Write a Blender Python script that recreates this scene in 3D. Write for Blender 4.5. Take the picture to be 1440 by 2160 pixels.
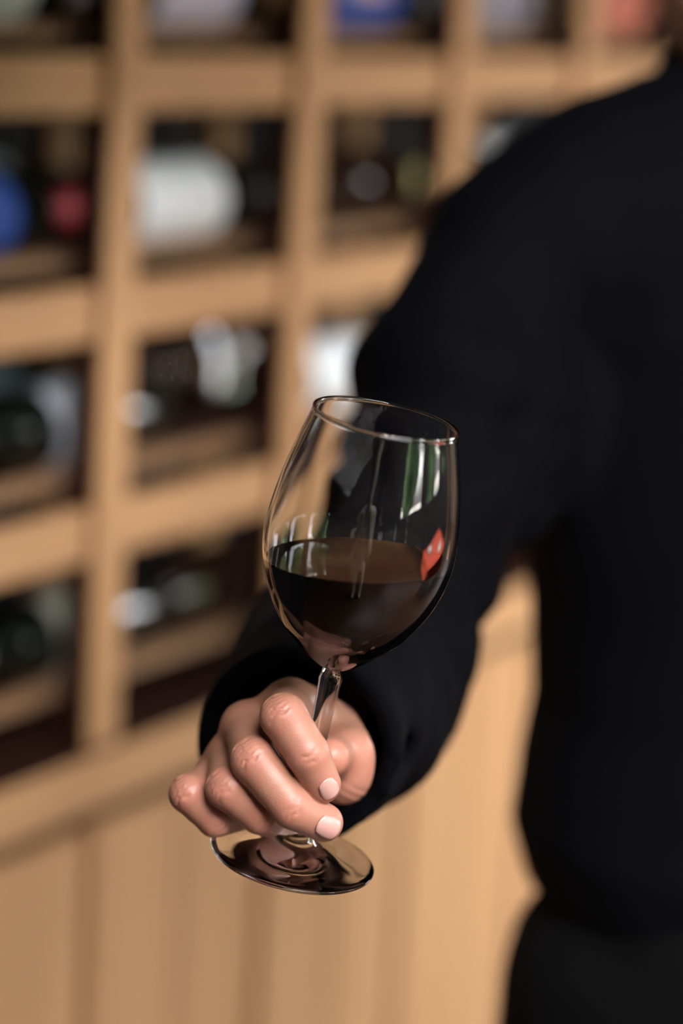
import bpy, bmesh, math, random
import numpy as np
from mathutils import Vector, Matrix

random.seed(7)
rng = np.random.default_rng(11)
scene = bpy.context.scene
col = scene.collection
for o in list(bpy.data.objects):
    bpy.data.objects.remove(o)

# ------------------------------------------------------------------ camera
FPX = 5100.0                      # 85 mm lens on a 24 x 36 mm portrait frame
CAM = np.array([0.0, 0.0, 1.55])
PITCH, ROLL, YAW = math.radians(12.6), math.radians(3.4), math.radians(59.1)
_f = np.array([0, math.cos(PITCH), -math.sin(PITCH)])
_u0 = np.array([0, math.sin(PITCH), math.cos(PITCH)])
_r0 = np.array([1.0, 0, 0])
CR = math.cos(ROLL) * _r0 + math.sin(ROLL) * _u0
CU = -math.sin(ROLL) * _r0 + math.cos(ROLL) * _u0
CF = _f
cam_data = bpy.data.cameras.new('camera')
cam = bpy.data.objects.new('camera', cam_data)
col.objects.link(cam)
cam.matrix_world = Matrix((
    (CR[0], CU[0], -CF[0], CAM[0]), (CR[1], CU[1], -CF[1], CAM[1]),
    (CR[2], CU[2], -CF[2], CAM[2]), (0, 0, 0, 1)))
cam_data.sensor_fit = 'VERTICAL'
cam_data.sensor_height = 36.0
cam_data.sensor_width = 24.0
cam_data.lens = 85.0
cam_data.clip_start = 0.05
cam_data.dof.use_dof = True
cam_data.dof.focus_distance = 1.055
cam_data.dof.aperture_fstop = 2.8
scene.camera = cam

# ------------------------------------------------------------------ world and light
world = bpy.data.worlds.new('sky')
scene.world = world
world.use_nodes = True
wn = world.node_tree.nodes
wl = world.node_tree.links
wn.clear()
wo = wn.new('ShaderNodeOutputWorld')
wb = wn.new('ShaderNodeBackground')
sky = wn.new('ShaderNodeTexSky')
sky.sky_type = 'NISHITA'
sky.sun_disc = False
sky.sun_elevation = math.radians(50)
sky.sun_rotation = math.radians(200)
sky.dust_density = 4.0
hs = wn.new('ShaderNodeHueSaturation'); hs.inputs['Saturation'].default_value = 0.25
wt = wn.new('ShaderNodeMix'); wt.data_type = 'RGBA'; wt.blend_type = 'MULTIPLY'; wt.inputs[0].default_value = 1.0
wt.inputs[7].default_value = (1.0, 0.975, 0.97, 1)      # white balance
wl.new(sky.outputs[0], hs.inputs['Color']); wl.new(hs.outputs[0], wt.inputs[6])
wl.new(wt.outputs[2], wb.inputs[0])
wb.inputs[1].default_value = 4.6
wl.new(wb.outputs[0], wo.inputs[0])
scene.view_settings.view_transform = 'Standard'
scene.view_settings.look = 'None'
scene.view_settings.gamma = 1.0
scene.view_settings.use_curve_mapping = False
scene.view_settings.exposure = 0.5

# rack frame: origin on the floor under the first post in view, local x along the rack, local y into it
RD = np.array([math.cos(YAW), math.sin(YAW), 0])
IN = np.array([-math.sin(YAW), math.cos(YAW), 0])
Z0 = 2.01
RO = CAM + Z0 * (CF + (273.3 - 720) / FPX * CR - (179.1 - 1080) / FPX * CU)
RAIL_Z = float(RO[2])             # height of the middle of the uppermost rail in view
RO = np.array([RO[0], RO[1], 0.0])
CW, CH = 0.1435 * Z0, 0.0955 * Z0  # cell width and height
RM = Matrix.Translation(Vector(RO)) @ Matrix.Rotation(YAW, 4, 'Z')

def at(px, py, depth):
    """world point seen at a pixel, at a distance along the viewing axis"""
    return CAM + depth * (CF + (px - 720) / FPX * CR - (py - 1080) / FPX * CU)

def rack_hit(px, py, D):
    """rack coordinates (u, z) where the sight line meets the rack plane at depth D"""
    d = CF + (px - 720) / FPX * CR - (py - 1080) / FPX * CU
    t = (D - np.dot(CAM - RO, IN)) / np.dot(d, IN)
    p = CAM + t * d
    return float(np.dot(p - RO, RD)), float(p[2])

WIN_D = -4.0                      # the wall with the windows, opposite the rack
WINDOWS = [(-1.95, -0.25), (0.15, 1.85), (2.3, 4.0)]
WZ0, WZ1 = 1.05, 2.70
portals = [(Matrix.Translation(((a + b) / 2, WIN_D - 0.16, (WZ0 + WZ1) / 2)), b - a, WZ1 - WZ0) for a, b in WINDOWS]
RW0, RW1 = -3.5, -2.1               # window in the far end wall
portals.append((Matrix.Translation((5.2 + .13, (RW0 + RW1) / 2, (WZ0 + WZ1) / 2)) @ Matrix.Rotation(math.radians(90), 4, 'Z'), RW1 - RW0, WZ1 - WZ0))
SKY = (-2.7, -0.7, -3.2, -1.7)      # roof light over the room behind the camera: u0, u1, d0, d1
portals.append((Matrix.Translation(((SKY[0] + SKY[1]) / 2, (SKY[2] + SKY[3]) / 2, 3.19)) @ Matrix.Rotation(math.radians(-90), 4, 'X'), SKY[1] - SKY[0], SKY[3] - SKY[2]))
for pmx, pw, phh in portals:
    ld = bpy.data.lights.new('window_portal', 'AREA')
    ld.shape = 'RECTANGLE'
    ld.size, ld.size_y = pw, phh
    ld.cycles.is_portal = True
    lo = bpy.data.objects.new('window_portal', ld)
    col.objects.link(lo)
    # area lights shine along their local -z: towards the rack (+y of the rack frame)
    lo.matrix_world = RM @ pmx @ Matrix.Rotation(math.radians(90), 4, 'X')

# ------------------------------------------------------------------ materials
MATS = {}
def nodes_of(name):
    m = bpy.data.materials.new(name)
    m.use_nodes = True
    nt = m.node_tree
    return m, nt, nt.nodes['Principled BSDF']

def plain(name, rgb, rough=0.5, spec=0.5, noise=0.08, nscale=30.0, bump=0.0, metallic=0.0, sheen=0.0, coat=0.0):
    if name in MATS: return MATS[name]
    m, nt, p = nodes_of(name)
    tc = nt.nodes.new('ShaderNodeTexCoord')
    nz = nt.nodes.new('ShaderNodeTexNoise'); nz.inputs['Scale'].default_value = nscale; nz.inputs['Detail'].default_value = 4
    nt.links.new(tc.outputs['Object'], nz.inputs['Vector'])
    mx = nt.nodes.new('ShaderNodeMix'); mx.data_type = 'RGBA'
    mx.inputs[6].default_value = (*[c * (1 - noise) for c in rgb], 1)
    mx.inputs[7].default_value = (*[min(1, c * (1 + noise)) for c in rgb], 1)
    nt.links.new(nz.outputs['Fac'], mx.inputs[0])
    nt.links.new(mx.outputs[2], p.inputs['Base Color'])
    p.inputs['Roughness'].default_value = rough
    p.inputs['Specular IOR Level'].default_value = spec
    p.inputs['Metallic'].default_value = metallic
    if sheen:
        p.inputs['Sheen Weight'].default_value = sheen
        p.inputs['Sheen Roughness'].default_value = 0.4
    if coat: p.inputs['Coat Weight'].default_value = coat
    if bump:
        b = nt.nodes.new('ShaderNodeBump'); b.inputs['Strength'].default_value = bump; b.inputs['Distance'].default_value = 0.002
        nt.links.new(nz.outputs['Fac'], b.inputs['Height']); nt.links.new(b.outputs[0], p.inputs['Normal'])
    MATS[name] = m
    return m

def wood(name, c1, c2, axis='x', rough=0.6, scale=1.0):
    if name in MATS: return MATS[name]
    m, nt, p = nodes_of(name)
    tc = nt.nodes.new('ShaderNodeTexCoord'); oi = nt.nodes.new('ShaderNodeObjectInfo')
    add = nt.nodes.new('ShaderNodeVectorMath'); add.operation = 'ADD'
    mul = nt.nodes.new('ShaderNodeVectorMath'); mul.operation = 'SCALE'; mul.inputs['Scale'].default_value = 13.0
    cmb = nt.nodes.new('ShaderNodeCombineXYZ')
    for k in range(3): nt.links.new(oi.outputs['Random'], cmb.inputs[k])
    nt.links.new(cmb.outputs[0], mul.inputs[0])
    nt.links.new(tc.outputs['Object'], add.inputs[0]); nt.links.new(mul.outputs[0], add.inputs[1])
    mp = nt.nodes.new('ShaderNodeMapping')
    s = [38 * scale, 38 * scale, 38 * scale]; s['xyz'.index(axis)] = 2.2 * scale
    mp.inputs['Scale'].default_value = s
    nt.links.new(add.outputs[0], mp.inputs['Vector'])
    nz = nt.nodes.new('ShaderNodeTexNoise'); nz.inputs['Scale'].default_value = 1.0; nz.inputs['Detail'].default_value = 6; nz.inputs['Distortion'].default_value = 0.6
    nt.links.new(mp.outputs[0], nz.inputs['Vector'])
    rp = nt.nodes.new('ShaderNodeValToRGB')
    rp.color_ramp.elements[0].position = 0.3; rp.color_ramp.elements[0].color = (*c2, 1)
    rp.color_ramp.elements[1].position = 0.7; rp.color_ramp.elements[1].color = (*c1, 1)
    nt.links.new(nz.outputs['Fac'], rp.inputs[0]); nt.links.new(rp.outputs[0], p.inputs['Base Color'])
    p.inputs['Roughness'].default_value = rough
    p.inputs['Specular IOR Level'].default_value = 0.18
    b = nt.nodes.new('ShaderNodeBump'); b.inputs['Strength'].default_value = 0.15; b.inputs['Distance'].default_value = 0.001
    nt.links.new(nz.outputs['Fac'], b.inputs['Height']); nt.links.new(b.outputs[0], p.inputs['Normal'])
    MATS[name] = m
    return m

def glass_mat(name, rgb=(1, 1, 1), ior=1.5, rough=0.0, absorb=None, density=0.0):
    if name in MATS: return MATS[name]
    m = bpy.data.materials.new(name); m.use_nodes = True
    nt = m.node_tree; nt.nodes.clear()
    out = nt.nodes.new('ShaderNodeOutputMaterial')
    g = nt.nodes.new('ShaderNodeBsdfGlass'); g.inputs['Color'].default_value = (*rgb, 1)
    g.inputs['IOR'].default_value = ior; g.inputs['Roughness'].default_value = rough
    nt.links.new(g.outputs[0], out.inputs['Surface'])
    if absorb:
        v = nt.nodes.new('ShaderNodeVolumeAbsorption'); v.inputs['Color'].default_value = (*absorb, 1)
        v.inputs['Density'].default_value = density
        nt.links.new(v.outputs[0], out.inputs['Volume'])
    MATS[name] = m
    return m

OAK1, OAK2 = (0.62, 0.345, 0.165), (0.52, 0.28, 0.13)
M_OAKX = wood('oak_along', OAK1, OAK2, 'x')
M_OAKZ = wood('oak_upright', OAK1, OAK2, 'z')
M_DARKWOOD = wood('dark_wood_upright', (0.040, 0.014, 0.008), (0.024, 0.008, 0.005), 'z')
M_SHADEDX = wood('shaded_wood_along', (0.040, 0.014, 0.008), (0.024, 0.008, 0.005), 'x')  # near-black wood colour standing in for shade inside the rack
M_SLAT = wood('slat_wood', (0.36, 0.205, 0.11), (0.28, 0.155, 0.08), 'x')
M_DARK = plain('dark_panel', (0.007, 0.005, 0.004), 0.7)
M_FLOOR = wood('floor_wood', (0.055, 0.03, 0.018), (0.035, 0.018, 0.011), 'x', 0.4)
M_PLASTER = plain('plaster', (0.10, 0.08, 0.065), 0.8)
M_CEIL = plain('ceiling_stain', (0.06, 0.038, 0.028), 0.7)
M_FRAME = plain('window_frame_paint', (0.035, 0.03, 0.028), 0.4)
M_GLASS = glass_mat('clear_glass', (1, 1, 1), 1.5)
M_WINE = glass_mat('red_wine', (1, 1, 1), 1.34, 0.0, (0.62, 0.02, 0.05), 330.0)
M_JACKET = plain('black_jacket_cloth', (0.0010, 0.0010, 0.0017), 0.8, 0.06, 0.25, 900.0, 0.15, sheen=0.004)
M_TROUSER = plain('black_trouser_cloth', (0.0015, 0.0015, 0.0018), 0.85, 0.1, 0.2, 900.0, 0.15)
M_BOTTLE = plain('dark_bottle_glass', (0.006, 0.008, 0.006), 0.06, 0.6, 0.1)
M_BROWN_BOTTLE = plain('brown_bottle_glass', (0.02, 0.010, 0.006), 0.06, 0.6, 0.1)

def pane_mat():
    m = bpy.data.materials.new('window_pane'); m.use_nodes = True
    nt = m.node_tree; nt.nodes.clear()
    out = nt.nodes.new('ShaderNodeOutputMaterial'); mix = nt.nodes.new('ShaderNodeMixShader')
    t = nt.nodes.new('ShaderNodeBsdfTransparent'); g = nt.nodes.new('ShaderNodeBsdfGlossy'); g.inputs['Roughness'].default_value = 0.02
    mix.inputs[0].default_value = 0.06
    nt.links.new(t.outputs[0], mix.inputs[1]); nt.links.new(g.outputs[0], mix.inputs[2]); nt.links.new(mix.outputs[0], out.inputs[0])
    return m
M_PANE = pane_mat()

# ------------------------------------------------------------------ helpers
def link(name, mesh, mat=None, parent=None, smooth=False):
    o = bpy.data.objects.new(name, mesh)
    col.objects.link(o)
    if mat is not None and not mesh.materials: mesh.materials.append(mat)
    if parent is not None: o.parent = parent
    if smooth: mesh.shade_smooth()
    return o

def tag(o, label=None, cat=None, group=None, kind=None):
    if label: o['label'] = label
    if cat: o['category'] = cat
    if group: o['group'] = group
    if kind: o['kind'] = kind
    return o

def empty(name, mat4=None, parent=None):
    o = bpy.data.objects.new(name, None)
    o.empty_display_size = 0.05
    col.objects.link(o)
    if mat4 is not None: o.matrix_world = mat4
    if parent: o.parent = parent
    return o

BOXES = {}
def box_mesh(size, bevel, mat):
    key = (tuple(round(s, 5) for s in size), bevel, mat.name)
    if key in BOXES: return BOXES[key]
    bm = bmesh.new()
    bmesh.ops.create_cube(bm, size=1.0)
    bmesh.ops.scale(bm, vec=size, verts=bm.verts)
    if bevel:
        bmesh.ops.bevel(bm, geom=list(bm.edges), offset=bevel, segments=1, affect='EDGES')
    me = bpy.data.meshes.new('board')
    bm.to_mesh(me); bm.free()
    me.materials.append(mat)
    BOXES[key] = me
    return me

def box(name, lo, hi, mat, parent=None, bevel=0.002):
    size = [hi[k] - lo[k] for k in range(3)]
    o = link(name, box_mesh(size, bevel, mat), None, parent)
    o.location = [(hi[k] + lo[k]) / 2 for k in range(3)]
    return o

def boxes_object(name, boxes, mat, parent=None):
    bm = bmesh.new()
    for lo, hi in boxes:
        r = bmesh.ops.create_cube(bm, size=1.0)
        for v in r['verts']:
            v.co = Vector([(lo[k] + hi[k]) / 2 + v.co[k] * (hi[k] - lo[k]) for k in range(3)])
    me = bpy.data.meshes.new(name); bm.to_mesh(me); bm.free()
    return link(name, me, mat, parent)

def lathe_mesh(name, prof, seg=48, close=False):
    """surface of revolution about z from (r, z) pairs; a pair with r = 0 makes a pole"""
    verts, rings = [], []
    for r, z in prof:
        if r < 1e-7:
            rings.append([len(verts)]); verts.append((0, 0, z))
        else:
            rings.append(list(range(len(verts), len(verts) + seg)))
            verts += [(r * math.cos(2 * math.pi * k / seg), r * math.sin(2 * math.pi * k / seg), z) for k in range(seg)]
    faces = []
    pairs = list(zip(rings[:-1], rings[1:]))
    if close: pairs.append((rings[-1], rings[0]))
    for A, B in pairs:
        for k in range(seg):
            j = (k + 1) % seg
            if len(A) == 1 and len(B) == 1: continue
            if len(A) == 1: faces.append((A[0], B[j], B[k]))
            elif len(B) == 1: faces.append((A[k], A[j], B[0]))
            else: faces.append((A[k], A[j], B[j], B[k]))
    me = bpy.data.meshes.new(name)
    me.from_pydata(verts, [], faces)
    bm = bmesh.new(); bm.from_mesh(me)
    bmesh.ops.recalc_face_normals(bm, faces=bm.faces); bm.to_mesh(me); bm.free()
    me.shade_smooth()
    return me

def catmull(pts, n=6):
    """smooth curve through profile points"""
    P = [np.array(p, float) for p in pts]
    P = [2 * P[0] - P[1]] + P + [2 * P[-1] - P[-2]]
    out = []
    for i in range(1, len(P) - 2):
        for k in range(n):
            t = k / n
            a, b, c, d = P[i - 1], P[i], P[i + 1], P[i + 2]
            out.append(0.5 * (2 * b + (c - a) * t + (2 * a - 5 * b + 4 * c - d) * t * t + (3 * b - a - 3 * c + d) * t ** 3))
    out.append(P[-2])
    return [tuple(p) for p in out]

# ---- signed distance modelling
def vnoise(X, Y, Z, scale, seed=0):
    r = np.random.default_rng(seed).random((24, 24, 24)).astype(np.float32)
    def prep(A):
        a = A * scale + 100.3
        i = np.floor(a).astype(np.int32); f = (a - i).astype(np.float32)
        f = f * f * (3 - 2 * f)
        return i % 24, (i + 1) % 24, f
    x0, x1, fx = prep(X); y0, y1, fy = prep(Y); z0, z1, fz = prep(Z)
    def lx(y, z): return r[x0, y, z] * (1 - fx) + r[x1, y, z] * fx
    return ((lx(y0, z0) * (1 - fy) + lx(y1, z0) * fy) * (1 - fz) + (lx(y0, z1) * (1 - fy) + lx(y1, z1) * fy) * fz) * 2 - 1

def smin(a, b, k):
    if k <= 0: return np.minimum(a, b)
    h = np.clip(0.5 + 0.5 * (b - a) / k, 0, 1)
    return b + (a - b) * h - k * h * (1 - h)

class Field:
    def __init__(s, lo, hi, h):
        s.h = h; s.lo = np.array(lo, float)
        n = np.ceil((np.array(hi) - s.lo) / h).astype(int) + 1
        s.ax = [(s.lo[k] + h * np.arange(n[k])).astype(np.float32) for k in range(3)]
        s.F = np.full(n, 0.06, np.float32)
    def sub(s, lo, hi):
        sl = []
        for k in range(3):
            a = max(0, int(math.floor((lo[k] - s.lo[k]) / s.h))); b = min(s.F.shape[k], int(math.ceil((hi[k] - s.lo[k]) / s.h)) + 1)
            if b - a < 1: return None, None
            sl.append(slice(a, b))
        g = np.meshgrid(*[s.ax[k][sl[k]] for k in range(3)], indexing='ij', sparse=True)
        return tuple(sl), g
    def cone(s, a, b, ra, rb, k=0.0, disp=None, cut=None):
        a = np.array(a, np.float32); b = np.array(b, np.float32)
        m = max(ra, rb) + k + 4 * s.h + (0.012 if disp else 0)
        sl, g = s.sub(np.minimum(a, b) - m, np.maximum(a, b) + m)
        if sl is None: return
        d = cone_d(g, a, b, ra, rb)
        if disp: d = d + disp(*g)
        if cut is not None: d = np.maximum(d, (g[0] - cut[0][0]) * cut[1][0] + (g[1] - cut[0][1]) * cut[1][1] + (g[2] - cut[0][2]) * cut[1][2])
        s.F[sl] = smin(s.F[sl], d, k)
    def carve(s, a, b, ra, rb, k=0.0):
        a = np.array(a, np.float32); b = np.array(b, np.float32)
        m = max(ra, rb) + k + 4 * s.h
        sl, g = s.sub(np.minimum(a, b) - m, np.maximum(a, b) + m)
        if sl is None: return
        s.F[sl] = -smin(-s.F[sl], cone_d(g, a, b, ra, rb), k)
    def chain(s, pts, rad, k=0.0, disp=None):
        for i in range(len(pts) - 1): s.cone(pts[i], pts[i + 1], rad[i], rad[i + 1], k, disp)
    def ell(s, c, r, k=0.0, M=None):
        R = max(r) + k + 4 * s.h
        sl, g = s.sub(np.array(c) - R, np.array(c) + R)
        if sl is None: return
        x, y, z = g[0] - c[0], g[1] - c[1], g[2] - c[2]
        if M is not None:
            x, y, z = (M[i][0] * x + M[i][1] * y + M[i][2] * z for i in range(3))
        q = np.sqrt((x / r[0]) ** 2 + (y / r[1]) ** 2 + (z / r[2]) ** 2)
        q2 = np.sqrt((x / r[0] ** 2) ** 2 + (y / r[1] ** 2) ** 2 + (z / r[2] ** 2) ** 2) + 1e-6
        s.F[sl] = smin(s.F[sl], (q * (q - 1) / q2).astype(np.float32), k)
    def mesh(s, name):
        F = s.F
        F[0], F[-1] = np.maximum(F[0], 1e-4), np.maximum(F[-1], 1e-4)
        F[:, 0], F[:, -1] = np.maximum(F[:, 0], 1e-4), np.maximum(F[:, -1], 1e-4)
        F[:, :, 0], F[:, :, -1] = np.maximum(F[:, :, 0], 1e-4), np.maximum(F[:, :, -1], 1e-4)
        I = F < 0
        cnt = np.zeros(tuple(n - 1 for n in F.shape), np.int8)
        C = [(a, b, c) for a in (0, 1) for b in (0, 1) for c in (0, 1)]
        def cs(A, c): return A[c[0]:A.shape[0] - 1 + c[0], c[1]:A.shape[1] - 1 + c[1], c[2]:A.shape[2] - 1 + c[2]]
        for c in C: cnt += cs(I, c)
        act = np.argwhere((cnt > 0) & (cnt < 8))
        vid = np.full(cnt.shape, -1, np.int32); vid[tuple(act.T)] = np.arange(len(act))
        V = np.stack([F[act[:, 0] + c[0], act[:, 1] + c[1], act[:, 2] + c[2]] for c in C], 1)
        acc = np.zeros((len(act), 3)); num = np.zeros(len(act))
        for i, c in enumerate(C):
            for ax in range(3):
                if c[ax] == 1: continue
                d = list(c); d[ax] = 1; j = C.index(tuple(d))
                x = (V[:, i] < 0) != (V[:, j] < 0)
                t = V[:, i] / np.where(x, V[:, i] - V[:, j], 1)
                p = np.tile(np.array(c, float), (len(act), 1)); p[:, ax] = t
                acc[x] += p[x]; num[x] += 1
        co = s.lo + s.h * (act + acc / num[:, None])
        quads = []
        for ax in range(3):
            b, c = (ax + 1) % 3, (ax + 2) % 3
            lo_ = [slice(None)] * 3; hi_ = [slice(None)] * 3
            lo_[ax] = slice(0, -1); hi_[ax] = slice(1, None)
            A, B = I[tuple(lo_)], I[tuple(hi_)]
            e = np.argwhere(A != B)
            e = e[(e[:, b] > 0) & (e[:, c] > 0) & (e[:, b] < F.shape[b] - 1) & (e[:, c] < F.shape[c] - 1)]
            flip = ~A[tuple(e.T)]
            q = []
            for db, dc in ((-1, -1), (0, -1), (0, 0), (-1, 0)):
                k = e.copy(); k[:, b] += db; k[:, c] += dc
                q.append(vid[tuple(k.T)])
            q = np.stack(q, 1); q[flip] = q[flip][:, ::-1]
            quads.append(q)
        quads = np.concatenate(quads); quads = quads[(quads >= 0).all(1)]
        return co, quads

def cone_d(g, a, b, ra, rb):
    ab = b - a; L2 = float(ab @ ab) + 1e-12
    x, y, z = g[0] - a[0], g[1] - a[1], g[2] - a[2]
    t = np.clip((x * ab[0] + y * ab[1] + z * ab[2]) / L2, 0, 1)
    return np.sqrt((x - t * ab[0]) ** 2 + (y - t * ab[1]) ** 2 + (z - t * ab[2]) ** 2) - (ra + (rb - ra) * t)

def quads_mesh(name, co, quads):
    me = bpy.data.meshes.new(name)
    me.vertices.add(len(co)); me.vertices.foreach_set('co', co.astype(np.float32).ravel())
    me.loops.add(quads.size); me.loops.foreach_set('vertex_index', quads.astype(np.int32).ravel())
    me.polygons.add(len(quads)); me.polygons.foreach_set('loop_start', np.arange(0, quads.size, 4, dtype=np.int32))
    me.update(calc_edges=True); me.validate()
    me.shade_smooth()
    return me

# ------------------------------------------------------------------ the room
room_u = (-4.6, 5.2)
def rbox(name, lo, hi, mat, bevel=0):
    o = box(name, lo, hi, mat, None, bevel)
    o.matrix_world = RM @ Matrix.Translation(o.location)
    return tag(o, kind='structure')
rbox('floor', (room_u[0], WIN_D - 0.2, -0.06), (room_u[1], 0.5, 0.0), M_FLOOR)
cb = [((room_u[0], WIN_D - .2, 3.1), (SKY[0], .5, 3.18)), ((SKY[1], WIN_D - .2, 3.1), (room_u[1], .5, 3.18)),
      ((SKY[0], WIN_D - .2, 3.1), (SKY[1], SKY[2], 3.18)), ((SKY[0], SKY[3], 3.1), (SKY[1], .5, 3.18))]
o = boxes_object('ceiling', cb, M_CEIL); o.matrix_world = RM; tag(o, kind='structure')
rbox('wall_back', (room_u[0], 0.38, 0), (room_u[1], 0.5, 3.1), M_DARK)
rbox('wall_left', (room_u[0] - 0.12, WIN_D - 0.2, 0), (room_u[0], 0.5, 3.1), M_PLASTER)
o = boxes_object('wall_right', [((room_u[1], WIN_D - .2, 0), (room_u[1] + .12, RW0, 3.1)), ((room_u[1], RW1, 0), (room_u[1] + .12, .5, 3.1)),
    ((room_u[1], RW0, 0), (room_u[1] + .12, RW1, WZ0)), ((room_u[1], RW0, WZ1), (room_u[1] + .12, RW1, 3.1))], M_PLASTER)
o.matrix_world = RM; tag(o, kind='structure')
edges = [room_u[0]] + [v for w in WINDOWS for v in w] + [room_u[1]]
wb_ = [((edges[i], WIN_D - 0.15, 0), (edges[i + 1], WIN_D, 3.1)) for i in range(0, len(edges), 2)]
for a, b in WINDOWS:
    wb_ += [((a, WIN_D - 0.15, 0), (b, WIN_D, WZ0)), ((a, WIN_D - 0.15, WZ1), (b, WIN_D, 3.1))]
o = boxes_object('wall_front', wb_, M_PLASTER); o.matrix_world = RM; tag(o, kind='structure')
frames = [(RM @ Matrix.Translation(((a + b) / 2, WIN_D - 0.07, WZ0)), b - a, WZ1 - WZ0) for a, b in WINDOWS]
frames.append((RM @ Matrix.Translation((room_u[1] + .06, (RW0 + RW1) / 2, WZ0)) @ Matrix.Rotation(math.radians(90), 4, 'Z'), RW1 - RW0, WZ1 - WZ0))
frames.append((RM @ Matrix.Translation(((SKY[0] + SKY[1]) / 2, SKY[2], 3.14)) @ Matrix.Rotation(math.radians(-90), 4, 'X') @ Matrix.Rotation(math.pi, 4, 'Y') @ Matrix.Rotation(math.pi, 4, 'Z') @ Matrix.Rotation(math.pi, 4, 'Y'), SKY[1] - SKY[0], SKY[3] - SKY[2]))
for i, (fm, W, H) in enumerate(frames):
    w = empty('window_%d' % (i + 1), fm); tag(w, kind='structure')
    t = 0.05
    boxes_object('window_frame', [((-W / 2, -.03, 0), (-W / 2 + t, .03, H)), ((W / 2 - t, -.03, 0), (W / 2, .03, H)),
                 ((-W / 2 + t, -.03, 0), (W / 2 - t, .03, t)), ((-W / 2 + t, -.03, H - t), (W / 2 - t, .03, H))], M_FRAME, w)
    for k in (1, 2):
        x = -W / 2 + W * k / 3
        box('mullion', (x - .02, -.02, t), (x + .02, .02, H - t), M_FRAME, w, 0)
    box('glazing_bar', (-W / 2 + t, -.018, H * .6 - .015), (W / 2 - t, .018, H * .6 + .015), M_FRAME, w, 0)
    box('pane', (-W / 2 + t, -.003, t), (W / 2 - t, .003, H - t), M_PANE, w, 0)

# ------------------------------------------------------------------ wine rack
K0, K1 = -2, 6
rack = empty('wine_rack', RM)
tag(rack, 'oak wine rack of open square cells filling the wall behind the person', 'wine rack')
POST_W, POST_D = 0.042, 0.034
RAIL_H = 0.047
LEDGE_TOP = RAIL_Z - 0.2837 * Z0 - .010
LEDGE_BOT = RAIL_Z - 0.3140 * Z0
TOP_Z = 1.665  # rack top lowered so the added bulkhead shades the upper rail
BACK_D = 0.29
rail_rows = [-1, 0, 1, 2]
for k in range(K0, K1 + 1):
    u = k * CW
    box('post', (u - POST_W / 2, 0, LEDGE_TOP + .004), (u + POST_W / 2, .008, TOP_Z), M_OAKZ, rack)
    box('partition', (u - POST_W / 2 + .001, .008, LEDGE_TOP + .004), (u + POST_W / 2 - .001, POST_D, TOP_Z), M_DARKWOOD, rack, 0)  # darker, redder than the front strip
    box('back_post', (u - .02, BACK_D, LEDGE_TOP + .004), (u + .02, BACK_D + .03, TOP_Z), M_OAKZ, rack)
SLAT_UP = 0.022
SLATS = ((.048, .07), (.105, .127), (.17, .192), (.23, .252))
for k in range(K0, K1):
    u0, u1 = k * CW + POST_W / 2, (k + 1) * CW - POST_W / 2
    for r in rail_rows:
        z = RAIL_Z - r * CH
        box('rail', (u0, .009, z - RAIL_H / 2), (u1, .022, z + RAIL_H / 2), M_OAKX, rack)
def slat_top(r): return RAIL_Z - r * CH + RAIL_H / 2 + SLAT_UP
for r in rail_rows + [3]:
    for (d0, d1) in SLATS:
        for k in range(K0, K1):
            box('slat', (k * CW, d0, slat_top(r) - .013), ((k + 1) * CW, d1, slat_top(r)), M_SLAT if d0 < .06 else M_SHADEDX, rack, .001)  # slats behind the front one coloured dark, as the shaded interior
for k in range(K0, K1 + 1):
    for r in rail_rows + [3]:
        if k * CW > 2: continue
        box('bearer', (k * CW - .012, POST_D, slat_top(r) - .026), (k * CW + .012, BACK_D, slat_top(r) - .013), M_DARKWOOD, rack, .001)
box('top_board', (K0 * CW - .03, -.01, TOP_Z), (K1 * CW + .03, BACK_D + .03, TOP_Z + .03), M_OAKX, rack)
# ledge and cupboards below
rbox('shade_bulkhead_1', (room_u[0], -.45, TOP_Z + .03), (room_u[1], .38, 3.1), M_DARK)  # bulkhead added out of view to shade the top rails from the roof light
cup = empty('base_cupboard', RM)
tag(cup, 'long oak base cupboard with upright doors under the wine rack', 'cupboard')
box('ledge', (K0 * CW - .04, -.006, LEDGE_BOT), (K1 * CW + .04, BACK_D + .05, LEDGE_TOP), M_OAKX, cup, .002)
box('ledge_shade_board', (K0 * CW - .03, -.002, LEDGE_TOP), (K1 * CW + .03, BACK_D + .03, LEDGE_TOP + .004), M_SHADEDX, rack, 0)  # dark sheet over the ledge top, painting in the shade under the rack
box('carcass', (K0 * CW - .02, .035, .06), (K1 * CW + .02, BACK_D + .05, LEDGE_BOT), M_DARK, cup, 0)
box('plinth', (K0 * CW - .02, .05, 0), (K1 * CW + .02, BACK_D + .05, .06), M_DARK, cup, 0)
for k in range(K0, K1):
    for j in (0, 1):
        g0 = .009 if j == 0 else .002
        g1 = .009 if j == 1 else .002
        u0 = k * CW + j * CW / 2 + g0; u1 = k * CW + (j + 1) * CW / 2 - g1
        box('door_panel', (u0, .012, .07), (u1, .034, LEDGE_BOT - .028), M_OAKZ, cup, .0015)

# ------------------------------------------------------------------ bottles lying along the rack
BODY = [(0, .006), (.018, .002), (.030, 0), (.0365, .0015), (.038, .006), (.038, .185)] + \
       catmull([(.0375, .192), (.034, .208), (.024, .226), (.0165, .240), (.0145, .250), (.0138, .276)], 4) + \
       [(.0155, .277), (.0155, .284), (.0135, .286), (0, .286)]
SLIM = [(0, .006), (.018, .002), (.030, 0), (.0355, .0015), (.037, .006), (.037, .150)] + \
       catmull([(.0368, .158), (.034, .180), (.0265, .212), (.0185, .240), (.0148, .262), (.0138, .300)], 4) + \
       [(.0155, .301), (.0155, .309), (.0135, .311), (0, .311)]
BM = lathe_mesh('bottle_body', BODY, 40); SM = lathe_mesh('slim_bottle_body', SLIM, 40)

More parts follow.
